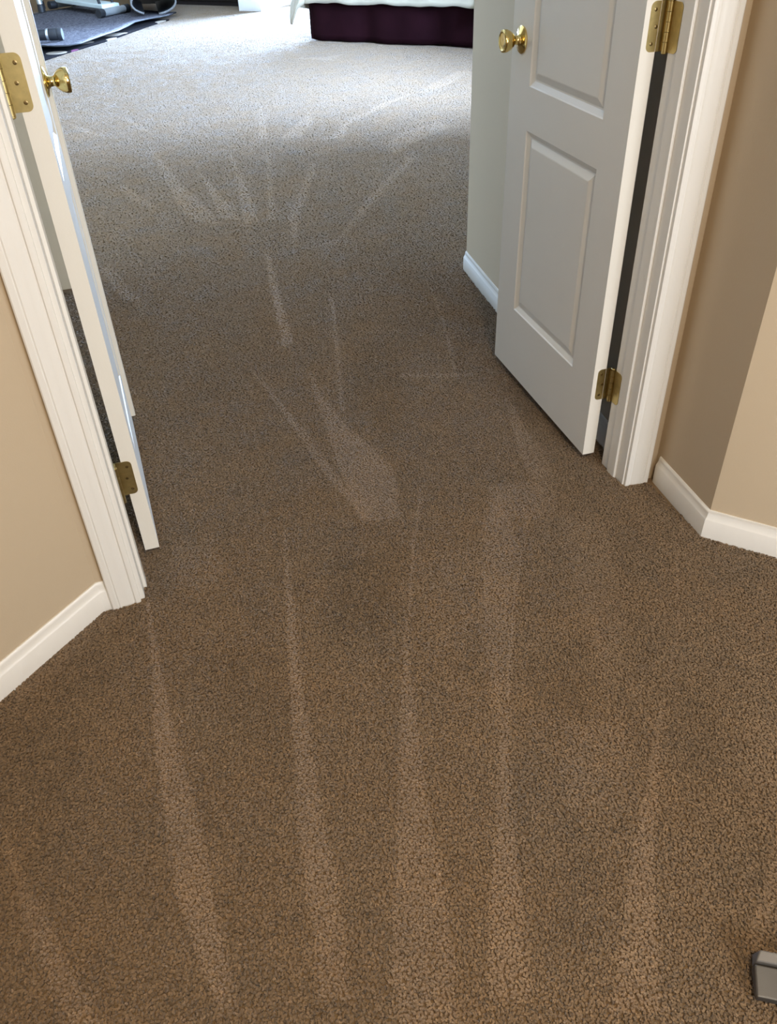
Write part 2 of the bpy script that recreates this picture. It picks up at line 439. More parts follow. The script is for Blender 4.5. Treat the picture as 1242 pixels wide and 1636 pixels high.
def make_hinges(e, s, jamb_x, edge_x0):
    """world-space hinges parented to the door: one leaf on the door edge, one on the jamb, knuckles between"""
    inv = e.matrix_basis.inverted()
    def own(o, parent):
        if parent is e: o.matrix_parent_inverse = inv
        return o
    sg = -1 if s < 0 else 1          # -1: right door, jamb to the right
    pin = Vector((jamb_x + (-.004 if s < 0 else .004), YB+.008))
    for zc in (.252, 1.086, 1.86):
        z0, z1 = zc-.046, zc+.046
        k = MB()
        for i in range(5):
            k.lathe([(.0064, i*.0184+.0004), (.0064, (i+1)*.0184-.0004)], (pin.x, pin.y, z0), (0, 0, 1), 14)
        k.lathe([(.0040, -.004), (.0062, -.002), (.0062, .0), (.0035, .0005)], (pin.x, pin.y, z0), (0, 0, 1), 12)
        k.lathe([(.0035, 0), (.0062, .0005), (.0062, .0025), (.0040, .0045)], (pin.x, pin.y, z1), (0, 0, 1), 12)
        h = own(k.build('hinge', M_BRASS_OLD, e, smooth=True), e)
        # leaf let into the door edge (faces the hall)
        ey_ = e.location.y - .0012
        far = pin.x + sg*(-1)*0
        d = MB()
        out = rr(0, .037, z0, z1, .011)
        out = [(pin.x + (u if s > 0 else -u), z) for u, z in out]
        plate(d, out, ey_, .0018, 'y')
        d.box(min(pin.x-.002, pin.x+.002), max(pin.x-.002, pin.x+.002), pin.y, ey_+.0018, z0, z1)
        d.build('door_plate', M_BRASS_OLD, h)
        j = MB()
        out = [(YB+.004-u, z) for u, z in rr(0, .034, z0, z1, .011)]
        plate(j, out, jamb_x-.0015, .003, 'x')
        j.build('jamb_plate', M_BRASS_OLD, h)
        for (u, dz) in ((.026, -.031), (.020, 0.0), (.026, .031)):
            sc = MB(); sc.lathe([(.0038, 0), (.0036, .0008), (.0018, .0011), (.0015, .0004), (0, .0004)], (pin.x + (u if s > 0 else -u), ey_, zc+dz), (0, -1, 0), 12)
            sc.build('screw', M_BRASS_DARK, h)
LD = make_door('door_1', (-.0895, 1.677), math.radians(91.3), 1, 'white panelled left door standing open, brass knob, seen nearly edge-on')
make_hinges(LD, 1, JL, -.09)
# meeting-edge astragal strip on the left leaf
m = MB(); m.prism([(DW-.020, -.0001), (DW-.020, -.010), (DW-.017, -.013), (DW+.006, -.013), (DW+.009, -.010), (DW+.009, .012), (DW, .012), (DW, -.0001)], .025, DHT)
m.build('astragal', M_DOOR, LD, smooth=True)
RD = make_door('door_2', (1.101, 1.664), math.radians(88.0), -1, 'white panelled right door swung open into the bedroom, brass knob')
make_hinges(RD, -1, JR, 1.10)

# ---------------------------------------------------------------- hall ceiling lamp
lamp = tag(empty('ceiling_lamp', (.3, -.55, HC)), 'round glass ceiling lamp of the hall', 'lamp')
MB().lathe([(.17, 0), (.17, -.02), (.155, -.03)], (0, 0, 0), (0, 0, 1), 32).build('lamp_base', M_BRASS, lamp, smooth=True)
MB().lathe([(.15, -.03), (.145, -.06), (.12, -.09), (.07, -.11), (.01, -.115)], (0, 0, 0), (0, 0, 1), 32).build('lamp_shade', M_GLOW, lamp, smooth=True)
ld = bpy.data.lights.new('ceiling_lamp_bulb', 'AREA'); ld.shape = 'DISK'; ld.size = .3; ld.energy = 38; ld.color = (1, .79, .52)
lo = bpy.data.objects.new('ceiling_lamp_bulb', ld); COL.objects.link(lo); lo.location = (0, 0, -.13); lo.parent = lamp

# ---------------------------------------------------------------- bed
BA, BB0, BB1 = 8.29, -5.10, -3.19        # foot line, left and right edges on the 45 degree grid
bed = tag(empty('bed', AB(BA, BB0), math.radians(-45)), 'king bed with a dark maroon pleated bed skirt', 'bed')
# local x: along the foot (to the right), local y: towards the headboard
BW, BLN = BB1-BB0, 2.2
def skirt_path(n=240):
    pts = []
    L1, L2 = BLN, BW
    tot = L1+L2+L1
    for i in range(n+1):
        d = tot*i/n
        fold = .028*math.sin(d*8.0+.6) + .012*math.sin(d*17.0) + .018*math.sin(d*4.1+2)
        if d < L1: p = Vector((0-fold, L1-d))
        elif d < L1+L2: p = Vector((d-L1, 0-fold))
        else: p = Vector((BW+fold, d-L1-L2))
        pts.append(p)
    return pts
sk = MB(); pts = skirt_path(); nz = 6
vs = []
for i, p in enumerate(pts):
    for k in range(nz+1):
        t = k/nz
        c = Vector((BW/2, BLN/2)); g_ = .35 + .65*(1-t)
        base = Vector((min(max(p.x, 0), BW), min(max(p.y, 0), BLN)))
        q = base + (p-base)*g_
        z = .014 + .36*t
        if k == 0: z += .010*math.sin(i*.21)**2
        vs.append((q.x, q.y, z))
sk.add(vs, [(i*(nz+1)+k, (i+1)*(nz+1)+k, (i+1)*(nz+1)+k+1, i*(nz+1)+k+1) for i in range(len(pts)-1) for k in range(nz)])
o = sk.build('bed_skirt', M_MAROON, bed, smooth=True)
so = o.modifiers.new('cloth', 'SOLIDIFY'); so.thickness = .003; so.offset = -1
MB().box(.09, BW-.09, .09, BLN, .16, .37).build('box_spring', M_SHEET, bed, bevel=.02)
MB().box(.02, BW-.02, .02, BLN, .37, .62).build('mattress', M_SHEET, bed, bevel=.04)
for (x, y) in ((.1, .1), (BW-.1, .1), (.1, BLN-.1), (BW-.1, BLN-.1)):
    MB().box(x-.03, x+.03, y-.03, y+.03, 0, .16).build('leg', M_DARK, bed)
MB().box(-.03, BW+.03, BLN+.01, BLN+.07, .1, 1.25).build('headboard', M_DARK, bed, bevel=.01)
# comforter
cf = MB(); R_ = .10
path = []
for i in range(41): path.append((Vector((0, 1.9-1.9*i/41)), Vector((-1, 0)), 's'))
for i in range(13):
    a = math.radians(180+90*i/12); path.append((Vector((0.0, 0.0)), Vector((math.cos(a), math.sin(a))), 'c'))
for i in range(1, 90): path.append((Vector((BW*i/90, 0)), Vector((0, -1)), 'f'))
for i in range(13):
    a = math.radians(270+90*i/12); path.append((Vector((BW, 0)), Vector((math.cos(a), math.sin(a))), 'c'))
for i in range(41): path.append((Vector((BW, 1.9*i/41)), Vector((1, 0)), 's'))
nk = 12; vs = []
for i, (p, d, kd) in enumerate(path):
    hem = .350 + .006*math.sin(i*.21) + .003*math.sin(i*.53+1)
    flare = .03 + .010*math.sin(i*.27)
    if kd == 'c':
        hem = .16 + .15*abs((i-47)/6)**1.3 if i < 60 else .25
        flare = .13
    elif kd == 's': hem = .27 + .02*math.sin(i*.5)
    c = p + (Vector((BW/2, 1.0))-p)*.12
    for k in range(nk+1):
        t = k/nk
        if t < .25: q = c + (p-c)*(t/.25); z = .655 - .012*(t/.25)**2
        elif t < .4:
            a = (t-.25)/.15*math.pi/2; q = p + d*(.035*math.sin(a)); z = .643 - .05*(1-math.cos(a))
        else:
            s_ = (t-.4)/.6; q = p + d*(.035 + flare*s_ + .006*math.sin(s_*9+i*.31)); z = .593 + (hem-.593)*s_
        vs.append((q.x, q.y, z))
n_ = len(path)
fs = [(i*(nk+1)+k, (i+1)*(nk+1)+k, (i+1)*(nk+1)+k+1, i*(nk+1)+k+1) for i in range(n_-1) for k in range(nk)]
fs.append(tuple(i*(nk+1) for i in range(n_)))
cf.add(vs, fs)
ck = cf.build('comforter', M_QUILT, None, smooth=True)
ck.location = AB(BA, BB0); ck.rotation_euler = (0, 0, math.radians(-45))
so = ck.modifiers.new('padding', 'SOLIDIFY'); so.thickness = .022; so.offset = 1
tag(ck, 'cream quilted comforter draped over the bed', 'comforter')

# ---------------------------------------------------------------- dark dresser at the far wall
dr = tag(empty('dresser', AB(10.5, -9.3), math.radians(-45)), 'dark low dresser against the far wall behind the rug', 'dresser')
DWd = 1.95
MB().box(0, DWd, .0, .43, .06, .80).build('body', M_DARK, dr, bevel=.006)
MB().box(-.02, DWd+.02, -.02, .44, .80, .83).build('top', M_DARK, dr, bevel=.006)
MB().box(.03, DWd-.03, .02, .41, .0, .06).build('plinth', M_DARK, dr)
for c in range(3):
    for r_ in range(3):
        x0 = .03 + c*(DWd-.06)/3; z0 = .09 + r_*.235
        d_ = MB().box(x0+.01, x0+(DWd-.06)/3-.01, -.018, .0, z0, z0+.22).build('drawer', M_DARK, dr, bevel=.004)
        MB().lathe([(.006, 0), (.006, .012), (.014, .018), (.014, .026), (.004, .03)], (x0+(DWd-.06)/6, -.018, z0+.11), (0, -1, 0), 14).build('drawer_knob', M_BRASS_OLD, d_, smooth=True)

# ---------------------------------------------------------------- rugs and exercise gear at top left
def frame(o, x):
    """2D helper: origin o, x axis x (normalised) -> function (s, t) to xy, t to the left of x"""
    x = Vector(x).normalized(); y = Vector((-x.y, x.x)); o = Vector(o)
    return lambda s, t: o + x*s + y*t
F = frame((-.52, 9.33), (1.39, 2.19))
fr_ = MB(); ns, nt_ = 44, 30; vs = []
for i in range(ns+1):
    for j in range(nt_+1):
        s_, t_ = 3.0*i/ns, 2.3*j/nt_
        q = F(s_, t_ + .02*math.sin(s_*3.1)*(1-j/nt_)); vs.append((q.x, q.y, .013 + .003*math.sin(s_*7)*math.cos(t_*5)))
fr_.add(vs, [(i*(nt_+1)+j, (i+1)*(nt_+1)+j, (i+1)*(nt_+1)+j+1, i*(nt_+1)+j+1) for i in range(ns) for j in range(nt_)])
o = fr_.build('floral_rug', M_FLORAL, smooth=True)
so = o.modifiers.new('thick', 'SOLIDIFY'); so.thickness = .014; so.offset = 0
tag(o, 'dark floral rug with cream and pink blossoms under the grey mat', 'rug')
mt = tag(empty('exercise_mat', (0, 0, 0)), 'speckled grey mat with a curled up end lying on the floral rug', 'mat')
edge = [(-.78, 10.55), (-.60, 10.35), (-.424, 10.216), (-.33, 10.09), (-.241, 10.026), (-.12, 10.03), (-.004, 10.107), (.13, 10.32), (.28, 10.58), (.42, 10.811), (.55, 11.15), (.655, 11.5), (.80, 11.68), (.95, 11.80), (1.10, 11.92), (1.22, 12.2)]
ez = [.06, .065, .07, .07, .07, .065, .066, .07, .07, .068, .065, .06, .06, .06, .06, .055]
g_ = MB(); nj = 16; vs = []
for (x, y), z in zip(edge, ez):
    for j in range(nj+1):
        t = j/nj
        vs.append((x - 1.95*t*.72 + .25*t, y + 1.95*t*.9, .038 + (z-.038)*max(0, 1-t*5) + .004*math.sin(x*4+t*9)*(1-t)))
g_.add(vs, [(i*(nj+1)+j, (i+1)*(nj+1)+j, (i+1)*(nj+1)+j+1, i*(nj+1)+j+1) for i in range(len(edge)-1) for j in range(nj)])
o = g_.build('mat_sheet', M_GREYMAT, mt, smooth=True)
o.data.materials.append(M_BLACK)
so = o.modifiers.new('thick', 'SOLIDIFY'); so.thickness = .014; so.offset = 0; so.material_offset = 1; so.material_offset_rim = 1
# the rolled-up end: an open arch facing the door, its inner shade put in as black
c_ = MB(); vs = []; nr, nl = 22, 10
for i in range(nr+1):
    a = math.radians(-80 + 320*i/nr)
    for j in range(nl+1):
        l = 1.25*j/nl
        vs.append((.95+.06*l + .27*math.cos(a), 12.05 + l - .04*math.sin(a), .19 + .13*math.sin(a)))
c_.add(vs, [(i*(nl+1)+j, (i+1)*(nl+1)+j, (i+1)*(nl+1)+j+1, i*(nl+1)+j+1) for i in range(nr) for j in range(nl)])
o = c_.build('curled_end', M_MATBACK, mt, smooth=True)
o.data.materials.append(M_BLACK)
so = o.modifiers.new('thick', 'SOLIDIFY'); so.thickness = .022; so.offset = 0; so.material_offset = 1; so.material_offset_rim = 0

ZM = .05
def bar(p, q, r, seg=14): return MB().tube([p, q], r, seg)
bk = tag(empty('exercise_bike', (0, 0, 0)), 'pale framed exercise bike with a wire fan wheel on the grey mat', 'exercise bike')
P1, P2 = Vector((.285, 12.22, ZM+.045)), Vector((.66, 12.62, ZM+.045))
d_ = (P2-P1).normalized()
o = bar(P1, P2, .042).build('stabilizer_tube', M_GREYTUBE, bk, smooth=True)
bar(P1-d_*.01, P1+d_*.075, .047).build('end_cap', M_BLACK, o, smooth=True); bar(P2-d_*.075, P2+d_*.01, .047).build('end_cap', M_BLACK, o, smooth=True)
P3, P4 = Vector((-.29, 13.55, ZM+.045)), Vector((.03, 13.75, ZM+.045)); d2 = (P4-P3).normalized()
o = bar(P3, P4, .042).build('stabilizer_tube', M_GREYTUBE, bk, smooth=True)
bar(P3-d2*.01, P3+d2*.09, .047).build('end_cap', M_BLACK, o, smooth=True); bar(P4-d2*.05, P4+d2*.01, .047).build('end_cap', M_BLACK, o, smooth=True)
c1, c2 = (P1+P2)/2 + Vector((-.02, .02, .05)), (P3+P4)/2 + Vector((.02, 0, .05))
ax = (c2-c1); ax.z = 0; ax.normalize(); sd = Vector((-ax.y, ax.x, 0))
def beam(a, b_, wd, hh):
    v = []
    for p in (a, b_):
        for (s_, t_) in ((-1, -1), (1, -1), (1, 1), (-1, 1)): v.append(p + sd*(s_*wd/2) + Vector((0, 0, t_*hh/2)))
    return MB().add(v, [(0,1,2,3),(7,6,5,4),(0,4,5,1),(1,5,6,2),(2,6,7,3),(3,7,4,0)])
beam(c1, c2, .24, .05).build('base_beam', M_WHITEMET, bk, bevel=.01)
wc = c1 + ax*.30 + Vector((0, 0, .36)); 
for s_ in (-1, 1):
    for r_ in (.10, .15, .20, .25, .29):
        ring = [wc + sd*(s_*.055) + ax*(r_*math.cos(k*math.pi/16)) + Vector((0, 0, r_*math.sin(k*math.pi/16))) for k in range(33)]
        MB().tube(ring, .004, 6).build('guard_ring', M_CHROME, bk, smooth=True)
fw = MB()
for k in range(10):
    a = k*math.pi/5; u = ax*math.cos(a)+Vector((0, 0, math.sin(a))); vv = sd*.04
    fw.add([wc+u*.05-vv, wc+u*.27-vv, wc+u*.27+vv, wc+u*.05+vv, wc+u*.05-vv+sd*.006, wc+u*.27-vv+ax*.006, wc+u*.27+vv+ax*.006, wc+u*.05+vv+ax*.006],
           [(0,1,2,3),(7,6,5,4),(0,4,5,1),(1,5,6,2),(2,6,7,3),(3,7,4,0)])
fw.build('fan_blades', M_BLACK, bk)
MB().lathe([(.05, -.06), (.05, .06)], wc, sd, 18).build('hub', M_BLACK, bk, smooth=True)
for s_ in (-1, 1):
    bar(c1 + ax*.10 + sd*(s_*.09), wc + sd*(s_*.075), .018).build('fork', M_BLACK, bk, smooth=True)
post = c1 + ax*.85
bar(post, post+Vector((0, 0, .72))+ax*.12, .025).build('seat_post', M_WHITEMET, bk, smooth=True)
sp_ = post+Vector((0, 0, .74))+ax*.12
MB().add([sp_+ax*.14+sd*.12, sp_+ax*.14-sd*.12, sp_-ax*.16-sd*.03, sp_-ax*.16+sd*.03] + [q+Vector((0, 0, .06)) for q in (sp_+ax*.13+sd*.11, sp_+ax*.13-sd*.11, sp_-ax*.15-sd*.025, sp_-ax*.15+sd*.025)],
         [(0,1,2,3),(7,6,5,4),(0,4,5,1),(1,5,6,2),(2,6,7,3),(3,7,4,0)]).build('seat', M_BLACK, bk, bevel=.02)
bar(wc+Vector((0, 0, .05)), wc+Vector((0, 0, .66))-ax*.03, .022).build('handle_post', M_WHITEMET, bk, smooth=True)
hb_ = wc+Vector((0, 0, .66))-ax*.03
MB().tube([hb_-sd*.24+ax*.10, hb_-sd*.22, hb_, hb_+sd*.22, hb_+sd*.24+ax*.10], .014, 10).build('handlebar', M_BLACK, bk, smooth=True)
for s_ in (-1, 1):
    cr = c1+ax*.58+Vector((0, 0, .24))+sd*(s_*.09)
    MB().tube([cr, cr+ax*(.13*s_)+Vector((0, 0, -.09*s_))], .011, 8).build('crank', M_CHROME, bk)
    pd_ = cr+ax*(.13*s_)+Vector((0, 0, -.09*s_))
    MB().tube([pd_, pd_+sd*(s_*.09)], .022, 8).build('pedal', M_BLACK, bk)

# metal framed stool: one silver leg with its black foot shows past the door
st = tag(empty('metal_stool', (-.62, 13.30, 0)), 'silver metal stool with black rubber feet at the back of the grey mat', 'stool')
for (x, y) in ((.22, 0), (-.18, 0), (.22, .36), (-.18, .36)):
    l = MB().tube([(x, y, ZM+.05), (x*.85, .18+(y-.18)*.85, .62)], .035, 12).build('leg', M_CHROME, st, smooth=True)
    MB().tube([(x, y, ZM), (x, y, ZM+.09)], [.048, .042], 12).build('rubber_foot', M_BLACK, l, smooth=True)
for y in (0, .36):
    MB().tube([(-.17, .18+(y-.18)*.95, .24), (.21, .18+(y-.18)*.95, .24)], .018, 8).build('rung', M_CHROME, st, smooth=True)
MB().lathe([(.22, .60), (.24, .62), (.24, .66), (.21, .68)], (.02, .18, 0), (0, 0, 1), 28).build('seat', M_BLACK, st, smooth=True)

# black tube with silver ring
t0, t1 = Vector((-.62, 10.62, ZM+.062)), Vector((-.168, 10.52, ZM+.062)); dt_ = (t1-t0).normalized(); LT = (t1-t0).length
rl = tag(empty('black_roller', (0, 0, 0)), 'black roller tube with a silver ring lying on the grey mat', 'roller')
MB().lathe([(.050, 0), (.052, .01), (.052, LT-.17), (.052, LT-.165)], t0, dt_, 20).build('barrel', M_BLACK, rl, smooth=True)
MB().lathe([(.055, LT-.165), (.057, LT-.16), (.057, LT-.145), (.055, LT-.14)], t0, dt_, 20).build('ring', M_CHROME, rl, smooth=True)
MB().lathe([(.056, LT-.14), (.059, LT-.13), (.059, LT-.06), (.056, LT-.05), (.060, LT-.045), (.060, LT-.01), (.054, LT)], t0, dt_, 20).build('end_cap', M_BLACK, rl, smooth=True)

# ---------------------------------------------------------------- metal tool head at the lower right corner
wd_ = tag(empty('carpet_tool_head', (.642, .318, 0), math.radians(-25)), 'dark grey metal tool head lying on the carpet in the lower right corner', 'floor tool')
wd_.rotation_euler = (0, 0, math.radians(-31))
WL = .30
m = MB(); m.add([(0,0,.012),(WL,0,.012),(WL,.046,.012),(0,.046,.012),(0.001,.002,.022),(WL-.001,.002,.022),(WL-.001,.045,.032),(0.001,.045,.032)],
                [(3,2,1,0),(4,5,6,7),(0,1,5,4),(1,2,6,5),(2,3,7,6),(3,0,4,7)])
m.build('lip_plate', M_STEELP, wd_, bevel=.0025)
m = MB(); m.add([(0.002,.0475,.012),(WL-.002,.0475,.012),(WL-.004,.068,.012),(0.004,.068,.012),(0.002,.0475,.036),(WL-.002,.0475,.036),(WL-.008,.062,.044),(0.008,.062,.044)],
                [(3,2,1,0),(4,5,6,7),(0,1,5,4),(1,2,6,5),(2,3,7,6),(3,0,4,7)])
m.build('rear_housing', M_STEEL, wd_, bevel=.002)
MB().box(.004, WL-.004, .004, .064, .008, .014).build('base', M_BLACK, wd_)
MB().tube([(WL*.6, .05, .03), (WL*.62, .075, .10), (WL*.80, .09, .30), (WL*1.6, .10, .80)], .019, 16).build('tube', M_STEEL, wd_, smooth=True)

# ---------------------------------------------------------------- carpet pile: leaning yarn tufts with vacuum strokes
# each stroke: (strength of the combed nap, for lean and painted-in brightness, edge softness, outline on the floor in metres)
STROKES = [
    (0.9, 0.0058, [(-0.139,1.533),(-0.149,1.317),(-0.161,1.144),(-0.165,0.978),(-0.162,0.858),(-0.159,0.763),(-0.139,0.65),(-0.122,0.568),(-0.095,0.559),(-0.099,0.677),(-0.101,0.765),(-0.104,0.876),(-0.11,0.973),(-0.126,1.083),(-0.13,1.254),(-0.137,1.412)]),
    (0.85, 0.0072, [(0.227,1.66),(0.174,1.406),(0.128,1.179),(0.101,1.018),(0.073,0.88),(0.053,0.758),(0.045,0.648),(0.026,0.535),(0.071,0.519),(0.091,0.631),(0.104,0.716),(0.111,0.839),(0.125,0.962),(0.14,1.085),(0.165,1.261),(0.196,1.467)]),
    (0.75, 0.0067, [(0.424,1.259),(0.352,1.079),(0.3,0.946),(0.242,0.793),(0.191,0.663),(0.141,0.533),(0.132,0.462),(0.211,0.435),(0.236,0.5),(0.267,0.613),(0.283,0.702),(0.291,0.749),(0.31,0.838),(0.338,0.948),(0.375,1.089)]),
    (0.5, 0.0032, [(0.627,1.715),(0.533,1.519),(0.427,1.258),(0.429,1.247),(0.523,1.47),(0.623,1.686)]),
    (0.8, 0.0054, [(0.493,0.893),(0.428,0.768),(0.366,0.648),(0.316,0.553),(0.269,0.451),(0.331,0.429),(0.361,0.516),(0.399,0.613),(0.448,0.747),(0.5,0.874)]),
    (0.55, 0.0035, [(0.853,1.51),(0.697,1.259),(0.598,1.084),(0.5,0.89),(0.506,0.88),(0.598,1.064),(0.693,1.238),(0.847,1.484)]),
    (0.45, 0.0144, [(0.733,1.526),(0.616,1.266),(0.552,1.1),(0.481,0.897),(0.5,0.89),(0.598,1.084),(0.685,1.241),(0.783,1.425),(0.822,1.61)]),
    (0.8, 0.0043, [(0.832,0.853),(0.77,0.778),(0.693,0.687),(0.63,0.616),(0.574,0.551),(0.514,0.473),(0.434,0.375),(0.508,0.35),(0.561,0.447),(0.614,0.537),(0.668,0.616),(0.729,0.703),(0.831,0.837)]),
    (0.6, 0.0028, [(1.156,1.286),(1.031,1.091),(0.975,1.006),(0.826,0.838),(0.829,0.834),(0.979,1.0),(1.037,1.089),(1.162,1.284)]),
    (0.75, 0.0063, [(-0.454,1.039),(-0.437,0.943),(-0.418,0.854),(-0.4,0.782),(-0.371,0.711),(-0.34,0.625),(-0.29,0.608),(-0.329,0.696),(-0.351,0.755),(-0.376,0.817),(-0.407,0.884),(-0.432,0.966)]),
    (0.7, 0.0041, [(0.919,0.593),(0.82,0.5),(0.735,0.428),(0.685,0.393),(0.702,0.377),(0.776,0.435),(0.826,0.463)]),
    (0.6, 0.0095, [(0.5,2.484),(0.476,2.288),(0.463,2.129),(0.439,1.901),(0.435,1.757),(0.431,1.626),(0.529,1.603),(0.558,1.71),(0.584,1.829),(0.566,1.939),(0.526,2.066),(0.515,2.169),(0.498,2.301),(0.506,2.458)]),
    (0.6, 0.0047, [(0.311,2.574),(0.344,2.318),(0.372,2.087),(0.393,1.868),(0.421,1.708),(0.431,1.626),(0.451,1.632),(0.431,1.805),(0.414,1.945),(0.395,2.097),(0.364,2.311),(0.324,2.53)]),
    (0.55, 0.0045, [(0.74,3.104),(0.627,2.61),(0.529,2.183),(0.539,2.18),(0.631,2.557),(0.742,3.036)]),
    (0.75, 0.0064, [(0.584,3.637),(0.51,3.131),(0.455,2.7),(0.501,2.714),(0.529,2.995),(0.604,3.595)]),
    (0.5, 0.0056, [(1.062,2.103),(0.991,1.886),(0.942,1.709),(0.934,1.637),(0.998,1.632),(1.029,1.762),(1.026,1.873),(1.058,2.019)]),
    (0.4, 0.0046, [(1.129,2.944),(1.035,2.555),(0.954,2.281),(0.965,2.276),(1.042,2.524),(1.13,2.877)]),
    (0.45, 0.0042, [(0.787,2.347),(1.028,2.261),(1.018,2.237),(0.778,2.322)]),
    (0.4, 0.0202, [(0.802,1.649),(0.98,1.62),(0.94,1.506),(0.884,1.47),(0.761,1.516)]),
    (0.35, 0.0206, [(0.927,1.482),(1.021,1.418),(0.969,1.254),(0.878,1.062),(0.747,0.919),(0.757,0.988),(0.826,1.166),(0.877,1.338)]),
    (0.3, 0.0165, [(0.624,0.878),(0.733,0.823),(0.683,0.719),(0.61,0.663),(0.531,0.704)]),
    (0.3, 0.0253, [(-0.055,1.685),(0.052,1.698),(0.051,1.545),(-0.017,1.499),(-0.084,1.571)]),
    (-0.35, 0.0328, [(0.639,1.049),(0.781,1.057),(0.735,0.923),(0.659,0.865),(0.586,0.942)]),
    (-0.18, 0.0463, [(0.68,2.589),(0.881,2.617),(0.751,2.181),(0.634,2.024),(0.578,2.206)]),
    (-0.3, 0.0308, [(0.449,0.619),(0.572,0.599),(0.486,0.473),(0.375,0.452)]),
    (-0.25, 0.0361, [(0.85,0.847),(0.967,0.822),(0.861,0.641),(0.74,0.643)]),
    (-0.3, 0.0447, [(0.31,1.498),(0.487,1.483),(0.374,1.246),(0.22,1.221)]),
    (-0.25, 0.0515, [(-0.02,1.289),(0.141,1.25),(0.078,0.92),(-0.058,0.968)]),
    (0.25, 0.0345, [(0.888,0.735),(1.023,0.735),(0.861,0.535),(0.797,0.557)]),
    (0.2, 0.0589, [(0.53,1.417),(0.665,1.417),(0.575,1.173),(0.434,1.124)]),
    (0.5, 0.0113, [(-0.453,1.343),(-0.235,1.523),(-0.202,1.489),(-0.31,1.395),(-0.427,1.299)]),
    (0.55, 0.0088, [(0.266,5.882),(0.283,5.071),(0.298,4.513),(0.33,4.264),(0.455,4.109),(0.44,4.363),(0.386,4.682),(0.33,5.229)]),
    (0.55, 0.0087, [(0.5,5.447),(0.488,4.912),(0.483,4.488),(0.473,4.222),(0.562,4.133),(0.567,4.34),(0.537,4.616),(0.507,4.97)]),
    (0.6, 0.0086, [(0.74,5.526),(0.665,4.833),(0.588,4.224),(0.574,4.078),(0.645,4.087),(0.678,4.402),(0.704,4.815)]),
    (0.5, 0.0088, [(0.961,5.423),(0.806,4.642),(0.688,4.078),(0.729,4.091),(0.808,4.519),(0.956,5.267)]),
    (0.5, 0.0082, [(1.147,4.999),(0.94,4.46),(0.791,4.084),(0.724,3.662),(0.751,3.677),(0.835,4.065),(0.965,4.39),(1.144,4.885)]),
    (0.5, 0.0098, [(1.777,4.963),(1.403,4.436),(1.138,4.036),(0.919,3.631),(0.809,3.644),(0.979,3.713),(1.154,3.978),(1.417,4.368),(1.747,4.825)]),
    (0.45, 0.0106, [(0.011,5.062),(0.072,4.727),(0.124,4.567),(0.199,4.501),(0.125,4.763),(0.072,4.945)]),
    (0.4, 0.011, [(-0.142,3.724),(-0.072,3.37),(0.02,3.266),(-0.047,3.535),(-0.098,3.785)]),
    (0.5, 0.0111, [(1.178,6.673),(0.959,5.675),(1.026,5.696),(1.096,6.073)]),
    (0.5, 0.0109, [(1.464,6.307),(1.11,5.656),(1.224,5.602),(1.414,6.018)]),
    (0.55, 0.0111, [(1.68,5.99),(1.42,5.544),(1.306,5.511),(1.482,5.462),(1.616,5.821),(2.195,6.399),(2.355,6.564),(1.959,6.284),(1.857,6.113)]),
    (0.5, 0.0122, [(2.202,5.635),(1.857,5.425),(1.679,5.217),(1.65,4.945),(1.79,5.115),(2.215,5.437)]),
    (0.4, 0.0152, [(2.354,8.496),(2.158,8.233),(1.865,8.503),(2.157,8.453)]),
    (0.4, 0.0153, [(2.989,7.216),(2.612,6.828),(2.399,6.542),(2.426,6.477),(2.747,6.758),(3.106,7.154)]),
    (0.4, 0.0138, [(0.161,6.732),(0.257,6.283),(0.324,6.102),(0.285,6.366),(0.204,6.711)]),
    (0.35, 0.0138, [(-0.254,6.829),(-0.135,6.433),(0.019,6.174),(-0.091,6.489)]),
]


def seg_dist(P, a, b_):
    ab = b_-a; t = np.clip(((P-a)@ab)/max(ab@ab, 1e-9), 0, 1)
    return np.linalg.norm(P-(a+t[:, None]*ab), axis=1)
def inside(P, poly):
    c = np.zeros(len(P), bool); n = len(poly)
    for i in range(n):
        a, b_ = poly[i], poly[i-1]
        cond = (a[1] > P[:, 1]) != (b_[1] > P[:, 1])
        c ^= cond & (P[:, 0] < (b_[0]-a[0])*(P[:, 1]-a[1])/((b_[1]-a[1]) or 1e-9) + a[0])
    return c
def nap_at(P):
    nap = np.zeros(len(P))
    for st_, soft, poly in STROKES:
        poly = np.array(poly); lo_, hi = poly.min(0)-soft*2, poly.max(0)+soft*2
        k = np.where(((P > lo_) & (P < hi)).all(1))[0]
        if not len(k): continue
        Q = P[k]; d = np.full(len(Q), 9.0)
        for i in range(len(poly)): d = np.minimum(d, seg_dist(Q, poly[i-1], poly[i]))
        d = np.where(inside(Q, poly), d, -d)
        mval = np.clip(d/soft*.5+.5, 0, 1); mval = mval*mval*(3-2*mval)
        nap[k] += st_*mval
    return np.clip(nap, -.6, 1.1)
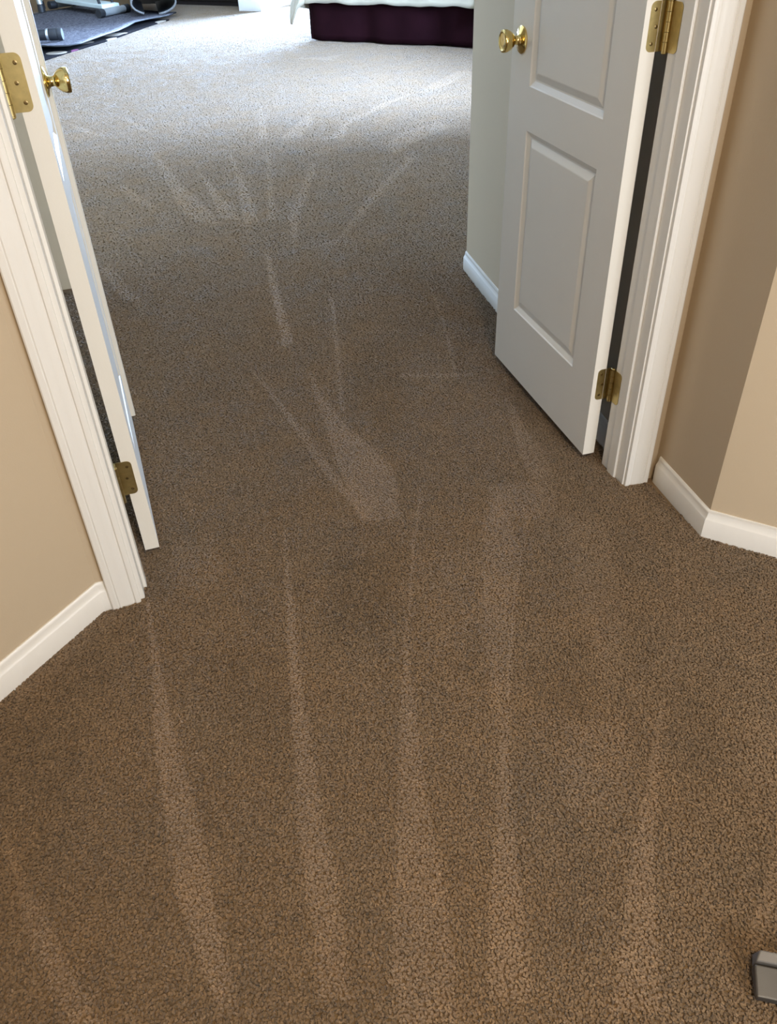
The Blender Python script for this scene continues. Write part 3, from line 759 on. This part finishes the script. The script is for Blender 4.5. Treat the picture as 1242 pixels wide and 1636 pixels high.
def pile_points():
    out = []
    y = -.35
    def size(yy): return min(max(1.0, yy/1.8), 2.5)
    while y < 13.8:
        sz = size(y); sp = .0045*sz                         # clump spacing
        if y < 1.6:
            x0 = max(-.9, -.254-.019 + (y-YF)*1.10) if y < YF else JL; x1 = min(1.9, 1.225+max(0, (1.262-y))*.92) if y < YF else JR
            if YF-.02 < y < YB+.02: x0, x1 = JL+.002, JR-.002
        elif y < YB+.01: x0, x1 = JL+.002, JR-.002
        elif y < 4.0:
            x0 = -.90 if y < 3.56 else -.225; x1 = 1.19+(y-YB)*.104 if y < 3.12 else 1.36+(y-3.12)*1.0
        else: x0, x1 = -.24-(y-4.0)*.20, min(1.36+(y-3.12), 4.3)
        x0 = max(x0, -1.9)
        n = int((x1-x0)/sp)
        if n > 0:
            xs = x0 + (np.arange(n)+.5)*sp
            out.append(np.stack([xs + rng.uniform(-.5, .5, n)*sp, y + rng.uniform(-.5, .5, n)*sp, np.full(n, sz)], 1))
        y += sp
    return np.concatenate(out)
PP = pile_points()
# leave out what lies under the bed, the rug and the tool head
def cull(poly):
    global PP
    PP = PP[~inside(PP[:, :2], np.array(poly))]
cull([AB(BA+.05, BB0+.05)[:2], AB(A1, BB0+.05)[:2], AB(A1, BB1)[:2], AB(BA+.05, BB1)[:2]])
cull([F(.03, .03), F(2.97, .03), F(2.97, 2.3), F(.03, 2.3)])
cull([AB(10.15, -7.25)[:2], AB(A1, -7.25)[:2], AB(A1, -6.93)[:2], AB(10.15, -6.93)[:2]])
PP = PP[(PP[:, 0]+PP[:, 1])*math.sqrt(.5) < A1-.02]
npts = len(PP)
nap = nap_at(PP[:, :2])
# broad unevenness of the pile lean
def smooth_noise(P, cell):
    gx = np.floor(P/cell).astype(int); f = P/cell-gx; f = f*f*(3-2*f)
    tab = np.random.default_rng(5).uniform(-1, 1, (512, 512))
    g_ = lambda i, j: tab[(gx[:, 0]+i) % 512, (gx[:, 1]+j) % 512]
    return (g_(0,0)*(1-f[:,0])+g_(1,0)*f[:,0])*(1-f[:,1]) + (g_(0,1)*(1-f[:,0])+g_(1,1)*f[:,0])*f[:,1]
rough_n = .5*smooth_noise(PP[:, :2], .11) + .5*smooth_noise(PP[:, :2]+7.3, .045)
lean = .28 - .62*nap/PP[:, 2]**1.5 + .16*rough_n + rng.normal(0, .17, npts)/PP[:, 2]
roll = rng.normal(0, .20, npts)/PP[:, 2]; spin = rng.uniform(0, 2*math.pi, npts)
ca, sa, cbb, sbb, cs, ss = np.cos(lean), np.sin(lean), np.cos(roll), np.sin(roll), np.cos(spin), np.sin(spin)
# M = Rx(lean) Ry(roll) Rz(spin)
m00 = cbb*cs; m10 = sa*sbb*cs + ca*ss; m20 = -ca*sbb*cs + sa*ss; m21 = ca*sbb*ss + sa*cs; m22 = ca*cbb
rot = np.stack([np.arctan2(m21, m22), -np.arcsin(np.clip(m20, -1, 1)), np.arctan2(m10, m00)], 1)
tone = np.clip(1.0 + (.38 + .04*np.clip(PP[:, 2]-1, 0, 1))*nap + .10*rough_n + rng.normal(0, .17, npts)/PP[:, 2], .45, 1.9)  # how combed nap catches light is put into yarn colour, plus random variation
me = bpy.data.meshes.new('carpet_pile'); me.vertices.add(npts)
co = np.zeros((npts, 3)); co[:, :2] = PP[:, :2]
me.vertices.foreach_set('co', co.ravel().astype(np.float32))
def attr(nm, tp, arr, fld):
    a = me.attributes.new(nm, tp, 'POINT'); a.data.foreach_set(fld, np.ascontiguousarray(arr, np.float32).ravel())
attr('rot', 'FLOAT_VECTOR', rot, 'vector'); attr('tone', 'FLOAT', tone, 'value')
zs_ = 1.0/np.maximum(1.0, PP[:, 2])**.6
attr('size', 'FLOAT_VECTOR', np.stack([PP[:, 2]*1.06, PP[:, 2]*1.06, PP[:, 2]*zs_], 1), 'vector')
pile = bpy.data.objects.new('carpet_pile', me); COL.objects.link(pile)
tag(pile, 'taupe brown cut carpet pile with light vacuum strokes', 'carpet', kind='stuff')
gn = bpy.data.node_groups.new('tufts', 'GeometryNodeTree')
gn.interface.new_socket('Geometry', in_out='INPUT', socket_type='NodeSocketGeometry')
gn.interface.new_socket('Geometry', in_out='OUTPUT', socket_type='NodeSocketGeometry')
N, L = gn.nodes, gn.links
gi, go = N.new('NodeGroupInput'), N.new('NodeGroupOutput')
join = N.new('GeometryNodeJoinGeometry')
for (dx, dy, ax_, ay_, hh) in ((-.0011, -.0010, .15, -.12, .0048), (.0010, -.0012, -.10, .22, .0044), (.0012, .0010, -.2, -.1, .0050), (-.0010, .0012, .2, .14, .0043)):
    c = N.new('GeometryNodeMeshCone'); c.inputs['Vertices'].default_value = 4
    c.inputs['Radius Top'].default_value = .00165; c.inputs['Radius Bottom'].default_value = .00135; c.inputs['Depth'].default_value = hh
    t = N.new('GeometryNodeTransform'); t.inputs['Translation'].default_value = (dx, dy, 0); t.inputs['Rotation'].default_value = (ax_, ay_, dx*1400)
    L.new(c.outputs['Mesh'], t.inputs['Geometry']); L.new(t.outputs[0], join.inputs[0])
smt = N.new('GeometryNodeSetMaterial'); smt.inputs['Material'].default_value = M_PILE
L.new(join.outputs[0], smt.inputs[0])
iop = N.new('GeometryNodeInstanceOnPoints')
na = N.new('GeometryNodeInputNamedAttribute'); na.data_type = 'FLOAT_VECTOR'; na.inputs[0].default_value = 'rot'
ns_ = N.new('GeometryNodeInputNamedAttribute'); ns_.data_type = 'FLOAT_VECTOR'; ns_.inputs[0].default_value = 'size'
er = N.new('FunctionNodeEulerToRotation'); L.new(na.outputs[0], er.inputs[0])
L.new(gi.outputs[0], iop.inputs['Points']); L.new(smt.outputs[0], iop.inputs['Instance'])
L.new(er.outputs[0], iop.inputs['Rotation']); L.new(ns_.outputs[0], iop.inputs['Scale'])
L.new(iop.outputs[0], go.inputs[0])
gm = pile.modifiers.new('tufts', 'NODES'); gm.node_group = gn
me.materials.append(M_PILE)
print('pile clumps', npts)
